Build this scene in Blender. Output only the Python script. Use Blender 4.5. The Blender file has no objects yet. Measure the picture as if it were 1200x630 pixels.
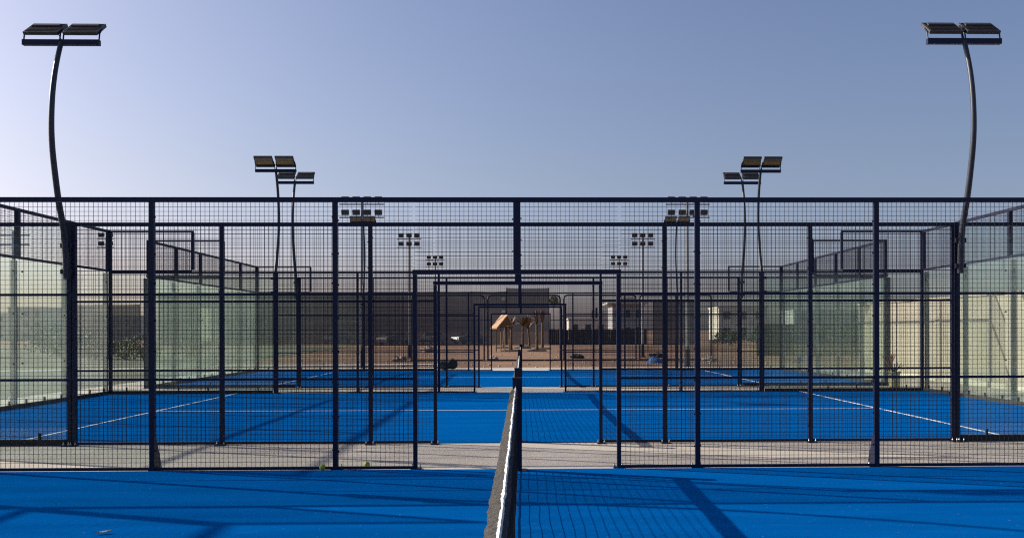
import bpy, math, random
from mathutils import Vector, Matrix, noise as mnoise
R = random.Random(11)
PI = math.pi
SC = bpy.context.scene
COL = SC.collection

# ------------------------------------------------------------------ places along the view (metres)
A_FAR, B_NEAR, B_FAR, C_NEAR, C_FAR = 10.09, 12.42, 22.57, 24.86, 35.02
A_NEAR = -0.06
CAMX, CAMZ, FPX, CX, CY, YAW, ROLL = 0.0571, 1.5282, 1069.1, 634.2, 387.41, 0.0207, -0.0026


# ------------------------------------------------------------------ mesh builder
class MB:
    def __init__(s):
        s.v, s.f = [], []

    def quad(s, a, b, c, d):
        n = len(s.v)
        s.v += [tuple(a), tuple(b), tuple(c), tuple(d)]
        s.f.append((n, n + 1, n + 2, n + 3))
        return s

    def box(s, x0, x1, y0, y1, z0, z1):
        n = len(s.v)
        s.v += [(x0, y0, z0), (x1, y0, z0), (x1, y1, z0), (x0, y1, z0),
                (x0, y0, z1), (x1, y0, z1), (x1, y1, z1), (x0, y1, z1)]
        for q in ((3, 2, 1, 0), (4, 5, 6, 7), (0, 1, 5, 4), (1, 2, 6, 5), (2, 3, 7, 6), (3, 0, 4, 7)):
            s.f.append(tuple(n + i for i in q))
        return s

    def cbox(s, c, d, rot=None):
        m = MB().box(-d[0] / 2, d[0] / 2, -d[1] / 2, d[1] / 2, -d[2] / 2, d[2] / 2)
        return s.add(m, c, rot)

    def add(s, m, loc=(0, 0, 0), rot=None):
        n = len(s.v)
        for p in m.v:
            q = Vector(p)
            if rot is not None:
                q = rot @ q
            s.v.append((q.x + loc[0], q.y + loc[1], q.z + loc[2]))
        s.f += [tuple(n + i for i in q) for q in m.f]
        return s

    def tube(s, pts, rad, seg=8, cap=True):
        pts = [Vector(p) for p in pts]
        k = len(pts)
        if not hasattr(rad, '__len__'):
            rad = [rad] * k
        base = len(s.v)
        prev = None
        for i, p in enumerate(pts):
            t = (pts[min(i + 1, k - 1)] - pts[max(i - 1, 0)])
            t = t.normalized() if t.length > 1e-9 else Vector((0, 0, 1))
            if prev is None:
                ref = Vector((0, 0, 1)) if abs(t.z) < .9 else Vector((1, 0, 0))
                u = t.cross(ref).normalized()
            else:
                u = (prev - t * prev.dot(t)).normalized()
            w = t.cross(u)
            prev = u
            for j in range(seg):
                a = 2 * PI * j / seg + PI / seg
                q = p + (u * math.cos(a) + w * math.sin(a)) * rad[i]
                s.v.append(tuple(q))
        for i in range(k - 1):
            for j in range(seg):
                a = base + i * seg + j
                b = base + i * seg + (j + 1) % seg
                s.f.append((a, b, b + seg, a + seg))
        if cap:
            s.f.append(tuple(base + j for j in reversed(range(seg))))
            s.f.append(tuple(base + (k - 1) * seg + j for j in range(seg)))
        return s

    def lathe(s, prof, seg=20, loc=(0, 0, 0), rot=None, sx=1, sy=1):
        m = MB()
        for r, z in prof:
            for j in range(seg):
                a = 2 * PI * j / seg
                m.v.append((r * math.cos(a) * sx, r * math.sin(a) * sy, z))
        for i in range(len(prof) - 1):
            for j in range(seg):
                a = i * seg + j
                b = i * seg + (j + 1) % seg
                m.f.append((a, b, b + seg, a + seg))
        m.f.append(tuple(reversed(range(seg))))
        m.f.append(tuple((len(prof) - 1) * seg + j for j in range(seg)))
        return s.add(m, loc, rot)

    def prism(s, poly, y0, y1):          # poly in (x, z), pushed along y
        n = len(s.v)
        k = len(poly)
        s.v += [(x, y0, z) for x, z in poly] + [(x, y1, z) for x, z in poly]
        s.f.append(tuple(n + i for i in range(k)))
        s.f.append(tuple(n + k + i for i in reversed(range(k))))
        for i in range(k):
            j = (i + 1) % k
            s.f.append((n + i, n + k + i, n + k + j, n + j))
        return s

    def blob(s, c, r, amp=.2, seed=0, seg=16, rings=10, fz=2.2):
        n = len(s.v)
        for i in range(rings + 1):
            th = PI * i / rings
            for j in range(seg):
                ph = 2 * PI * j / seg
                d = Vector((math.sin(th) * math.cos(ph), math.sin(th) * math.sin(ph), math.cos(th)))
                k = 1 + amp * mnoise.noise(d * fz + Vector((seed * 7.3, seed * 1.7, 3)))
                s.v.append((c[0] + d.x * r[0] * k, c[1] + d.y * r[1] * k, c[2] + d.z * r[2] * k))
        for i in range(rings):
            for j in range(seg):
                a = n + i * seg + j
                b = n + i * seg + (j + 1) % seg
                s.f.append((a, a + seg, b + seg, b))
        return s

    def build(s, name, mat, parent=None, smooth=False):
        me = bpy.data.meshes.new(name)
        me.from_pydata(s.v, [], s.f)
        me.update()
        if smooth:
            me.polygons.foreach_set('use_smooth', [True] * len(me.polygons))
            try:
                me.set_sharp_from_angle(angle=math.radians(40))
            except Exception:
                pass
        me.materials.append(mat)
        o = bpy.data.objects.new(name, me)
        COL.objects.link(o)
        if parent:
            o.parent = parent
        return o


def tag(o, label=None, cat=None, group=None, kind=None):
    for k, v in (('label', label), ('category', cat), ('group', group), ('kind', kind)):
        if v:
            o[k] = v
        elif k in o:
            del o[k]
    return o


def thing(name, loc, rz=0, label=None, cat=None, group=None):
    o = bpy.data.objects.new(name, None)
    o.empty_display_size = .2
    COL.objects.link(o)
    o.location = loc
    o.rotation_euler = (0, 0, rz)
    return tag(o, label, cat, group)


def copy_tree(o, parent=None):
    c = o.copy()
    COL.objects.link(c)
    if parent:
        c.parent = parent
    for ch in list(o.children):
        copy_tree(ch, c)
    return c


def again(o, loc, rz, label):
    c = copy_tree(o)
    c.location = loc
    c.rotation_euler = (0, 0, rz)
    c['label'] = label
    return c


# ------------------------------------------------------------------ materials
def mat(name, col, rough=.6, var=.15, scale=8., bump=0., bscale=None, metal=0., spec=.5, col2=None, detail=5.):
    m = bpy.data.materials.new(name)
    m.use_nodes = True
    nt = m.node_tree
    N, L = nt.nodes, nt.links
    b = N['Principled BSDF']
    b.inputs['Metallic'].default_value = metal
    b.inputs['Specular IOR Level'].default_value = spec
    tc = N.new('ShaderNodeTexCoord')
    nz = N.new('ShaderNodeTexNoise')
    nz.inputs['Scale'].default_value = scale
    nz.inputs['Detail'].default_value = detail
    L.new(tc.outputs['Object'], nz.inputs['Vector'])
    rp = N.new('ShaderNodeValToRGB')
    c2 = col2 or tuple(min(1, c * (1 + var)) for c in col)
    c1 = tuple(c * (1 - var) for c in col) if col2 is None else col
    rp.color_ramp.elements[0].position = .32
    rp.color_ramp.elements[1].position = .68
    rp.color_ramp.elements[0].color = (*c1, 1)
    rp.color_ramp.elements[1].color = (*c2, 1)
    L.new(nz.outputs['Fac'], rp.inputs['Fac'])
    L.new(rp.outputs['Color'], b.inputs['Base Color'])
    mr = N.new('ShaderNodeMapRange')
    mr.inputs['To Min'].default_value = max(0, rough - .1)
    mr.inputs['To Max'].default_value = min(1, rough + .1)
    L.new(nz.outputs['Fac'], mr.inputs['Value'])
    L.new(mr.outputs['Result'], b.inputs['Roughness'])
    if bump:
        n2 = N.new('ShaderNodeTexNoise')
        n2.inputs['Scale'].default_value = bscale or scale * 6
        n2.inputs['Detail'].default_value = 4
        L.new(tc.outputs['Object'], n2.inputs['Vector'])
        bp = N.new('ShaderNodeBump')
        bp.inputs['Strength'].default_value = bump
        bp.inputs['Distance'].default_value = .02
        L.new(n2.outputs['Fac'], bp.inputs['Height'])
        L.new(bp.outputs['Normal'], b.inputs['Normal'])
    return m


def ramp_mix(nt, a, b, fac):
    x = nt.nodes.new('ShaderNodeMixRGB')
    x.blend_type = 'MIX'
    nt.links.new(fac, x.inputs['Fac'])
    for s, v in ((1, a), (2, b)):
        if isinstance(v, tuple):
            x.inputs[s].default_value = (*v, 1)
        else:
            nt.links.new(v, x.inputs[s])
    return x.outputs['Color']


def turf_material():
    m = bpy.data.materials.new('blue_turf')
    m.use_nodes = True
    nt = m.node_tree
    N, L = nt.nodes, nt.links
    b = N['Principled BSDF']
    tc = N.new('ShaderNodeTexCoord')
    mp = N.new('ShaderNodeMapping')
    mp.inputs['Scale'].default_value = (.35, 2.2, 1)       # brushed along the court
    L.new(tc.outputs['Object'], mp.inputs['Vector'])
    n1 = N.new('ShaderNodeTexNoise')
    n1.inputs['Scale'].default_value = 1.3
    n1.inputs['Detail'].default_value = 6
    L.new(mp.outputs['Vector'], n1.inputs['Vector'])
    n2 = N.new('ShaderNodeTexNoise')
    n2.inputs['Scale'].default_value = 140
    n2.inputs['Detail'].default_value = 3
    L.new(tc.outputs['Object'], n2.inputs['Vector'])
    n3 = N.new('ShaderNodeTexNoise')
    n3.inputs['Scale'].default_value = .45
    n3.inputs['Detail'].default_value = 4
    L.new(tc.outputs['Object'], n3.inputs['Vector'])
    r1 = N.new('ShaderNodeValToRGB')
    r1.color_ramp.elements[0].position = .3
    r1.color_ramp.elements[1].position = .72
    r1.color_ramp.elements[0].color = (*TURF_A, 1)
    r1.color_ramp.elements[1].color = (*TURF_B, 1)
    L.new(n1.outputs['Fac'], r1.inputs['Fac'])
    mr = N.new('ShaderNodeMapRange')
    mr.inputs['From Min'].default_value = .62
    mr.inputs['From Max'].default_value = .8
    mr.inputs['To Max'].default_value = .12
    L.new(n2.outputs['Fac'], mr.inputs['Value'])
    c = ramp_mix(nt, r1.outputs['Color'], (.015, .11, .32), mr.outputs['Result'])   # sand grains in the pile
    mr3 = N.new('ShaderNodeMapRange')
    mr3.inputs['From Min'].default_value = .52
    mr3.inputs['From Max'].default_value = .8
    mr3.inputs['To Max'].default_value = .25
    L.new(n3.outputs['Fac'], mr3.inputs['Value'])
    c = ramp_mix(nt, c, (.002, .095, .30), mr3.outputs['Result'])                # worn, sandy patches
    n4 = N.new('ShaderNodeTexNoise')
    n4.inputs['Scale'].default_value = 34
    n4.inputs['Detail'].default_value = 1
    L.new(tc.outputs['Object'], n4.inputs['Vector'])
    mr4 = N.new('ShaderNodeMapRange')
    mr4.inputs['From Min'].default_value = .765
    mr4.inputs['From Max'].default_value = .82
    mr4.inputs['To Max'].default_value = .55
    L.new(n4.outputs['Fac'], mr4.inputs['Value'])
    c = ramp_mix(nt, c, (.30, .36, .42), mr4.outputs['Result'])                 # grit and lint on the pile
    mp5 = N.new('ShaderNodeMapping')
    mp5.inputs['Scale'].default_value = (1.1, 5.0, 1)
    mp5.inputs['Rotation'].default_value = (0, 0, .5)
    L.new(tc.outputs['Object'], mp5.inputs['Vector'])
    n5 = N.new('ShaderNodeTexNoise')
    n5.inputs['Scale'].default_value = 1.7
    n5.inputs['Detail'].default_value = 7
    L.new(mp5.outputs['Vector'], n5.inputs['Vector'])
    mr5 = N.new('ShaderNodeMapRange')
    mr5.inputs['From Min'].default_value = .58
    mr5.inputs['From Max'].default_value = .72
    mr5.inputs['To Max'].default_value = .22
    L.new(n5.outputs['Fac'], mr5.inputs['Value'])
    c = ramp_mix(nt, c, (.008, .125, .32), mr5.outputs['Result'])                # scuffs
    L.new(c, b.inputs['Base Color'])
    b.inputs['Sheen Weight'].default_value = .26
    b.inputs['Sheen Roughness'].default_value = .35
    b.inputs['Sheen Tint'].default_value = (.0, .30, 1, 1)      # fibre tips catch light at grazing angles
    b.inputs['Roughness'].default_value = .95
    b.inputs['Specular IOR Level'].default_value = .0
    bp = N.new('ShaderNodeBump')
    bp.inputs['Strength'].default_value = .2
    bp.inputs['Distance'].default_value = .01
    L.new(n2.outputs['Fac'], bp.inputs['Height'])
    L.new(bp.outputs['Normal'], b.inputs['Normal'])
    return m


def glass_material(name, h0, h1):
    m = bpy.data.materials.new(name)
    m.use_nodes = True
    nt = m.node_tree
    N, L = nt.nodes, nt.links
    N.remove(N['Principled BSDF'])
    out = N['Material Output']
    tr = N.new('ShaderNodeBsdfTransparent')
    tr.inputs['Color'].default_value = (.935, .968, .945, 1)
    gl = N.new('ShaderNodeBsdfGlossy')
    gl.inputs['Roughness'].default_value = .03
    gl.inputs['Color'].default_value = (.85, .95, .88, 1)
    lw = N.new('ShaderNodeLayerWeight')
    lw.inputs['Blend'].default_value = .5
    pw = N.new('ShaderNodeMath')
    pw.operation = 'POWER'
    pw.inputs[1].default_value = 5
    L.new(lw.outputs['Facing'], pw.inputs[0])
    fr = N.new('ShaderNodeMath')
    fr.operation = 'MULTIPLY_ADD'
    fr.inputs[1].default_value = .8
    fr.inputs[2].default_value = .035
    L.new(pw.outputs[0], fr.inputs[0])
    df = N.new('ShaderNodeBsdfDiffuse')
    df.inputs['Color'].default_value = (.55, .66, .64, 1)
    tl = N.new('ShaderNodeBsdfTranslucent')
    tl.inputs['Color'].default_value = (.80, .88, .84, 1)
    tc = N.new('ShaderNodeTexCoord')
    nz = N.new('ShaderNodeTexNoise')
    nz.inputs['Scale'].default_value = 1.6
    nz.inputs['Detail'].default_value = 6
    L.new(tc.outputs['Object'], nz.inputs['Vector'])
    mr = N.new('ShaderNodeMapRange')
    mr.inputs['To Min'].default_value = h0
    mr.inputs['To Max'].default_value = h1
    L.new(nz.outputs['Fac'], mr.inputs['Value'])
    dd = N.new('ShaderNodeMixShader')
    dd.inputs[0].default_value = .7
    L.new(df.outputs[0], dd.inputs[1])
    L.new(tl.outputs[0], dd.inputs[2])
    m1 = N.new('ShaderNodeMixShader')
    L.new(mr.outputs['Result'], m1.inputs[0])
    L.new(tr.outputs[0], m1.inputs[1])
    L.new(dd.outputs[0], m1.inputs[2])
    m2 = N.new('ShaderNodeMixShader')
    L.new(fr.outputs[0], m2.inputs[0])
    L.new(m1.outputs[0], m2.inputs[1])
    L.new(gl.outputs[0], m2.inputs[2])
    L.new(m2.outputs[0], out.inputs['Surface'])
    return m


def screen_material():
    m = mat('dark_shade_netting', (.15, .137, .128), .9, .2, 1.2, .2, 30)
    nt = m.node_tree
    N, L = nt.nodes, nt.links
    b = N['Principled BSDF']
    out = N['Material Output']
    tr = N.new('ShaderNodeBsdfTransparent')
    mx = N.new('ShaderNodeMixShader')
    mx.inputs[0].default_value = .88
    L.new(tr.outputs[0], mx.inputs[1])
    L.new(b.outputs[0], mx.inputs[2])
    L.new(mx.outputs[0], out.inputs['Surface'])
    return m


def concrete_material():
    m = bpy.data.materials.new('pale_concrete')
    m.use_nodes = True
    nt = m.node_tree
    N, L = nt.nodes, nt.links
    b = N['Principled BSDF']
    tc = N.new('ShaderNodeTexCoord')
    n1 = N.new('ShaderNodeTexNoise')
    n1.inputs['Scale'].default_value = .7
    n1.inputs['Detail'].default_value = 8
    n1.inputs['Roughness'].default_value = .65
    L.new(tc.outputs['Object'], n1.inputs['Vector'])
    n2 = N.new('ShaderNodeTexNoise')
    n2.inputs['Scale'].default_value = 60
    n2.inputs['Detail'].default_value = 4
    L.new(tc.outputs['Object'], n2.inputs['Vector'])
    r1 = N.new('ShaderNodeValToRGB')
    r1.color_ramp.elements[0].position = .3
    r1.color_ramp.elements[1].position = .7
    r1.color_ramp.elements[0].color = (.42, .37, .30, 1)
    r1.color_ramp.elements[1].color = (.58, .515, .43, 1)
    L.new(n1.outputs['Fac'], r1.inputs['Fac'])
    mr = N.new('ShaderNodeMapRange')
    mr.inputs['From Min'].default_value = .55
    mr.inputs['From Max'].default_value = .8
    mr.inputs['To Max'].default_value = .08
    L.new(n2.outputs['Fac'], mr.inputs['Value'])
    c = ramp_mix(nt, r1.outputs['Color'], (.17, .15, .13), mr.outputs['Result'])
    L.new(c, b.inputs['Base Color'])
    b.inputs['Roughness'].default_value = .9
    bp = N.new('ShaderNodeBump')
    bp.inputs['Strength'].default_value = .2
    bp.inputs['Distance'].default_value = .01
    L.new(n2.outputs['Fac'], bp.inputs['Height'])
    L.new(bp.outputs['Normal'], b.inputs['Normal'])
    return m


TURF_A = (.0005, .051, .198)
TURF_B = (.0008, .080, .292)
M = {}
M['turf'] = turf_material()
M['line'] = mat('white_line_fibre', (.62, .64, .66), .85, .15, 20, .2)
M['concrete'] = concrete_material()
M['dirt'] = mat('ochre_dirt', (.165, .078, .028), .95, 0, .35, .6, 6, col2=(.235, .125, .060), detail=9)
M['grass'] = mat('dry_grass_ground', (.06, .072, .038), .95, 0, 1.4, .7, 25, col2=(.13, .122, .075), detail=8)
M['path'] = mat('pale_path', (.42, .40, .36), .9, .12, 2, .2)
M['frame'] = mat('navy_black_steel', (.0045, .0085, .034), .45, .2, 14, .03, 90, spec=.3)
M['wire'] = mat('dark_mesh_wire', (.008, .010, .018), .5, .2, 9, spec=.3)
M['bolt'] = mat('zinc_bolt', (.35, .35, .35), .4, .2, 30, metal=.7)
M['glass'] = glass_material('dusty_green_glass', .045, .115)
M['clearglass'] = glass_material('clear_green_glass', .004, .022)
M['channel'] = mat('black_rubber_channel', (.010, .010, .012), .7, .2, 12)
M['netcord'] = mat('black_net_cord', (.012, .012, .013), .8, .2, 40)
M['nettape'] = mat('white_net_tape', (.50, .49, .46), .8, 0, 40, .3, 160, col2=(.78, .77, .74))
M['hemlit'] = mat('net_hem_lit_tone', (.007, .007, .007), .9, 0, 75, .9, 200, col2=(.125, .11, .092), detail=2)  # sunlight on the left flap of the black hem, painted as paler flecks
M['hemshaded'] = mat('net_hem_shaded_tone', (.008, .008, .009), .9, 0, 70, .8, 200, col2=(.06, .055, .05), detail=2)  # same hem on its right flap, shade painted in as darker flecks
M['lamp'] = mat('floodlight_housing', (.050, .045, .044), .5, .2, 20, .03)
M['polepaint'] = mat('grey_blue_pole_paint', (.030, .036, .052), .45, .2, 9, .03, 60, spec=.4)
M['lens'] = mat('floodlight_lens', (.05, .045, .03), .12, .3, 6, spec=.8)
M['reflector'] = mat('amber_led_plate', (.30, .19, .06), .35, .3, 60, metal=.4)
M['mast'] = mat('galvanised_mast', (.24, .25, .26), .6, .12, 5, metal=.1)
M['screen'] = screen_material()
M['plaster'] = mat('sandy_plaster', (.41, .345, .275), .9, .12, .6, .25, 22)
M['plaster2'] = mat('cream_plaster', (.58, .54, .46), .9, .08, .9, .2, 20)
M['plaster3'] = mat('grey_plaster', (.36, .36, .36), .9, .1, .9, .2, 20)
M['pane'] = mat('dark_window', (.04, .05, .06), .15, .2, 3, spec=.7)
M['ball'] = mat('tennis_felt', (.36, .44, .06), .95, .15, 60, .5, 300)
M['leafdry'] = mat('dry_leaf', (.42, .30, .15), .8, .25, 30)
M['trunk'] = mat('palm_bark', (.12, .072, .036), .9, .25, 14, .6, 60)
M['frond'] = mat('dried_frond', (.17, .10, .045), .8, 0, 3, col2=(.09, .065, .028))
M['basin'] = mat('wet_soil', (.055, .035, .022), .95, .25, 8, .5)
M['hoarding'] = mat('dark_hoarding', (.045, .042, .040), .85, .25, 6, .2)
M['hutroof'] = mat('tan_hut_roof', (.40, .25, .14), .9, .3, 5, .3, 40)
M['wood'] = mat('hut_timber', (.14, .085, .04), .8, .2, 9, .2)
M['bag'] = mat('black_nylon_bag', (.014, .015, .022), .6, .25, 12, .3, 60)
M['bag2'] = mat('bottle_green_nylon', (.015, .035, .028), .6, .25, 12, .3, 60)
M['label'] = mat('white_plastic', (.7, .7, .68), .5, .1, 20)
M['tarp'] = mat('blue_tarpaulin', (.04, .13, .33), .45, .2, 7, .5, 18)
M['stone'] = mat('pale_stone', (.42, .36, .30), .9, .2, 6, .6, 30)
M['leaf'] = mat('olive_leaves', (.075, .085, .03), .7, 0, .9, col2=(.20, .16, .06))
M['leafgreen'] = mat('dark_green_leaves', (.030, .055, .022), .7, 0, .9, col2=(.075, .10, .035))
M['carpaint'] = mat('white_car_paint', (.75, .75, .74), .25, .04, 3, spec=.6)
M['carglass'] = mat('car_glass', (.02, .025, .03), .08, .2, 3, spec=.8)
M['tyre'] = mat('tyre_rubber', (.02, .02, .02), .85, .2, 10)
M['pot'] = mat('olive_glazed_pot', (.36, .33, .19), .5, .2, 10, .1)
M['petal'] = mat('yellow_petals', (.75, .60, .03), .7, .15, 20)
M['twig'] = mat('brown_twig', (.13, .07, .035), .85, .25, 20)
M['redstem'] = mat('red_stem', (.28, .07, .04), .8, .2, 20)

# ------------------------------------------------------------------ the setting
MB().box(-1500, 1500, -60, 2600, -.30, -.05).build('ground', M['dirt'])['kind'] = 'structure'
MB().quad((-90, -20, -.03), (-11.75, -20, -.03), (-11.75, 36.6, -.03), (-90, 36.6, -.03)) \
    .quad((-90, 36.6, -.03), (-14.2, 36.6, -.03), (-17.5, 95, -.03), (-90, 95, -.03)).build('lawn', M['grass'])['kind'] = 'structure'
pv = MB()
pv.box(-11.75, 12.45, -4, 38.2, -.25, 0.0)
pv.build('concrete_pavement', M['concrete'])['kind'] = 'structure'
pth = MB()
pc = [(-95, 33.2), (-40, 33.6), (-24, 34.8), (-18, 38.0), (-13, 41.5), (-4, 43)]
wv = []
for i, (x, y) in enumerate(pc):
    wv.append(((x, y - .9, -.022), (x, y + .9, -.022)))
for i in range(len(wv) - 1):
    pth.quad(wv[i][0], wv[i + 1][0], wv[i + 1][1], wv[i][1])
pth.build('path', M['path'])['kind'] = 'structure'


def court(yn, yf):
    o = MB().box(-10.0, 10.0, yn + .045, yf - .045, -.02, .012).build('court_surface', M['turf'])
    o['kind'] = 'structure'
    for sx in (-1, 1):
        MB().box(sx * 6.95 - .025, sx * 6.95 + .025, yn + .06, yf - .06, .010, .0165).build('service_line', M['line'], o)
    ym = (yn + yf) / 2
    MB().box(-6.92, 6.92, ym - .025, ym + .025, .010, .0165).build('centre_line', M['line'], o)


court(A_NEAR, A_FAR)
court(B_NEAR, B_FAR)
court(C_NEAR, C_FAR)


# ------------------------------------------------------------------ court fences (local: x along the fence, +y towards the passage outside)
WR = .0019


def mesh_panel(x0, x1, z0, z1, parent, y=.0, name='mesh_panel', axis='x', clips='ab'):
    mb = MB()

    def bar(a0, a1, b0, b1, dy):
        if axis == 'x':
            mb.box(a0, a1, y + dy - WR, y + dy + WR, b0, b1)
        else:
            mb.box(y + dy - WR, y + dy + WR, a0, a1, b0, b1)
    n = max(1, round((x1 - x0) / .05))
    for i in range(1, n):
        x = x0 + (x1 - x0) * i / n + R.uniform(-.0012, .0012)
        bar(x - WR, x + WR, z0, z1, 0)
    n = max(1, round((z1 - z0) / .05))
    for i in range(1, n):
        z = z0 + (z1 - z0) * i / n + R.uniform(-.0012, .0012)
        bar(x0, x1, z - WR, z + WR, 2 * WR + .0004)
    k = max(2, int((z1 - z0) / .33))
    for i in range(k):                                   # clips that hold the welded mesh to its posts
        z = z0 + (z1 - z0) * (i + .5) / k + R.uniform(-.03, .03)
        for k_, a0, a1 in (('a', x0 - .001, x0 + .011), ('b', x1 - .011, x1 + .001)):
            if k_ in clips:
                bar(a0, a1, z - .009, z + .009, .006)
    return mb.build(name, M['wire'], parent)


GX = 1.125     # half the gateway


def post_with_foot(x, w, d, z1, parent, gusset=False, z0=0.012, name='post'):
    p = MB().box(x - w / 2, x + w / 2, -d / 2, d / 2, z0, z1).build(name, M['frame'], parent)
    if z0 < .1:
        fp = MB().box(x - w / 2 - .035, x + w / 2 + .035, d / 2, d / 2 + .10, .002, .014)
        fp.build('foot_plate', M['frame'], p)
        for s in (-1, 1):
            MB().lathe([(.011, 0), (.011, .018), (.006, .03), (.006, .045)], 8, (x + s * (w / 2 + .02), d / 2 + .06, .014)) \
                .build('anchor_bolt', M['bolt'], p)
        if gusset:
            g = MB()
            for s in (-1, 1):
                n = len(g.v)
                xx = x + s * (w / 2 - .006)
                g.v += [(xx - .005, d / 2 + .001, .016), (xx - .005, d / 2 + .17, .016), (xx - .005, d / 2 + .001, .40),
                        (xx + .005, d / 2 + .001, .016), (xx + .005, d / 2 + .17, .016), (xx + .005, d / 2 + .001, .40)]
                g.f += [(n, n + 1, n + 2), (n + 5, n + 4, n + 3), (n, n + 3, n + 4, n + 1), (n + 1, n + 4, n + 5, n + 2), (n + 2, n + 5, n + 3, n)]
            g.build('gusset', M['frame'], p)
    return p


def make_fence():
    t = thing('court_fence', (0, 0, 0), 0, 'x', 'fence', 'black mesh fences along the sides of the courts')
    D = .05
    for s in (-1, 1):
        post_with_foot(s * 2.0, .055, D, 2.95, t)
        post_with_foot(s * 4.0, .055, D, 2.95, t, True)
        post_with_foot(s * 5.972, .052, D, 2.95, t)
        post_with_foot(s * 6.034, .055, D + .01, 2.95, t)
        MB().box(s * 10.03 - .035, s * 10.03 + .035, -.035, .035, .0, 4.005).build('corner_post', M['frame'], t)
        post_with_foot(s * (GX + .0), .045, .045, 2.15, t, name='gate_post')
        MB().box(s * 8.02 - .03, s * 8.02 + .03, -.03, .03, 3.045, 3.955).build('step_post', M['frame'], t)
        # step: 3 m of glass, a metre of mesh above its outer half
        for a, b in ((6.09, 8.015), (8.03, 9.99)):
            g = MB().box(min(s * a, s * b), max(s * a, s * b), -.006, .006, .09, 2.945).build('glass_pane', M['clearglass'], t)
            for xx in (a + .35, b - .35):
                MB().box(s * xx - .012, s * xx + .012, -.018, .018, .088, .17).build('glass_clamp', M['channel'], g)
        MB().box(min(s * 6.085, s * 9.99), max(s * 6.085, s * 9.99), -.03, .03, .005, .088).build('glass_channel', M['channel'], t)
        MB().box(min(s * 8.0, s * 9.99), max(s * 8.0, s * 9.99), -.025, .025, 3.957, 4.005).build('step_rail', M['frame'], t)
        MB().box(min(s * 8.05, s * 9.99), max(s * 8.05, s * 9.99), -.02, .02, 3.003, 3.043).build('step_rail', M['frame'], t)
        mesh_panel(min(s * 8.05, s * 9.99), max(s * 8.05, s * 9.99), 3.045, 3.955, t)
    # centre post over the gateway
    MB().box(-.04, .04, -D / 2, D / 2, 2.205, 2.948).build('centre_post', M['frame'], t)
    MB().box(-10.0, 10.0, -.028, .028, 2.95, 3.0).build('top_rail', M['frame'], t)
    MB().box(-GX - .025, GX + .025, -.033, .033, 2.155, 2.203).build('gate_lintel', M['frame'], t)
    xs = [-5.927, -4.036, -3.964, -2.034, -1.966, -GX - .025]
    bays = [(-5.945, -4.029), (-3.971, -2.029), (-1.971, -GX - .024)]
    bays = bays + [(-b, -a) for a, b in reversed(bays)]
    for a, b in bays:
        f = mesh_panel(a, b, .045, 2.948, t, clips='a' if abs(b) < 1.3 else 'b' if abs(a) < 1.3 else 'ab')
        MB().box(a, b, -.018, .018, .012, .043).build('bottom_rail', M['frame'], f)
        for z in (1.005, 1.935):
            MB().box(a, b, -.017, -.0035, z - .014, z + .014).build('mid_rail', M['frame'], f)
    for a, b in ((-GX, -.042), (.042, GX)):
        mesh_panel(a, b, 2.205, 2.948, t, clips='b' if a < 0 else 'a')
    return t


F_LABELS = [
    (A_FAR, 0, 'nearest black mesh court fence, its open gateway at the far end of the foreground net'),
    (B_NEAR, PI, 'second black mesh fence, just behind the nearest one across a narrow concrete strip'),
    (B_FAR, 0, 'black mesh fence closing the far side of the middle blue court'),
    (C_NEAR, PI, 'black mesh fence along the near edge of the farthest blue court'),
    (C_FAR, 0, 'last black mesh fence before the orange dirt, behind the farthest blue court'),
]
fence0 = make_fence()
for i, (y, rz, lab) in enumerate(F_LABELS):
    if i == 0:
        fence0.location = (0, y, 0)
        fence0['label'] = lab
    else:
        c = again(fence0, (0, y, 0), rz, lab)
        if rz:                                     # no stiffeners on the fences facing the viewer
            for g in [q for p in c.children for q in p.children if q.name.startswith('gusset')]:
                bpy.data.objects.remove(g)


# ------------------------------------------------------------------ glass end walls (local: y along the wall from 0, +x outwards)
def make_wall(length):
    t = thing('glass_end_wall', (0, 0, 0), 0, 'x', 'glass wall', 'glass end walls of the courts')
    n = 5
    st = length / n
    for i in range(n + 1):
        y = min(max(i * st, .05), length - .05)
        p = MB().box(.03, .12, y - .035, y + .035, .002, 2.97).build('post', M['frame'], t)
        MB().box(-.02, .13, y - .12, y + .12, -.0, .012).build('foot_plate', M['frame'], p)
        w = .05 if 0 < i < n else .04
        MB().box(-.04, .04, y - w, y + w, 3.052, 3.948).build('upper_post', M['frame'], t)
    for i in range(n):
        a, b = i * st + .008, (i + 1) * st - .008
        g = MB().box(-.006, .006, a, b, .09, 2.97).build('glass_pane', M['glass'], t)
        for yy in (a + .3, (a + b) / 2, b - .3):
            MB().box(-.02, .02, yy - .014, yy + .014, .088, .17).build('glass_clamp', M['channel'], g)
        for yy in (a + .16, b - .16):
            for zz in (.9, 1.9, 2.75):
                MB().lathe([(.018, -.012), (.018, .012)], 10, (0, yy, zz), Matrix.Rotation(PI / 2, 3, 'Y')).build('glass_bolt', M['channel'], g)
        mesh_panel(i * st + .06, (i + 1) * st - .06, 3.052, 3.948, t, .0, 'mesh_panel', 'y')
    MB().box(-.03, .03, 0, length, .004, .088).build('glass_channel', M['channel'], t)
    MB().box(-.03, .045, 0, length, 3.0, 3.05).build('middle_rail', M['frame'], t)
    MB().box(-.035, .035, 0, length, 3.95, 4.01).build('top_rail', M['frame'], t)
    return t


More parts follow.
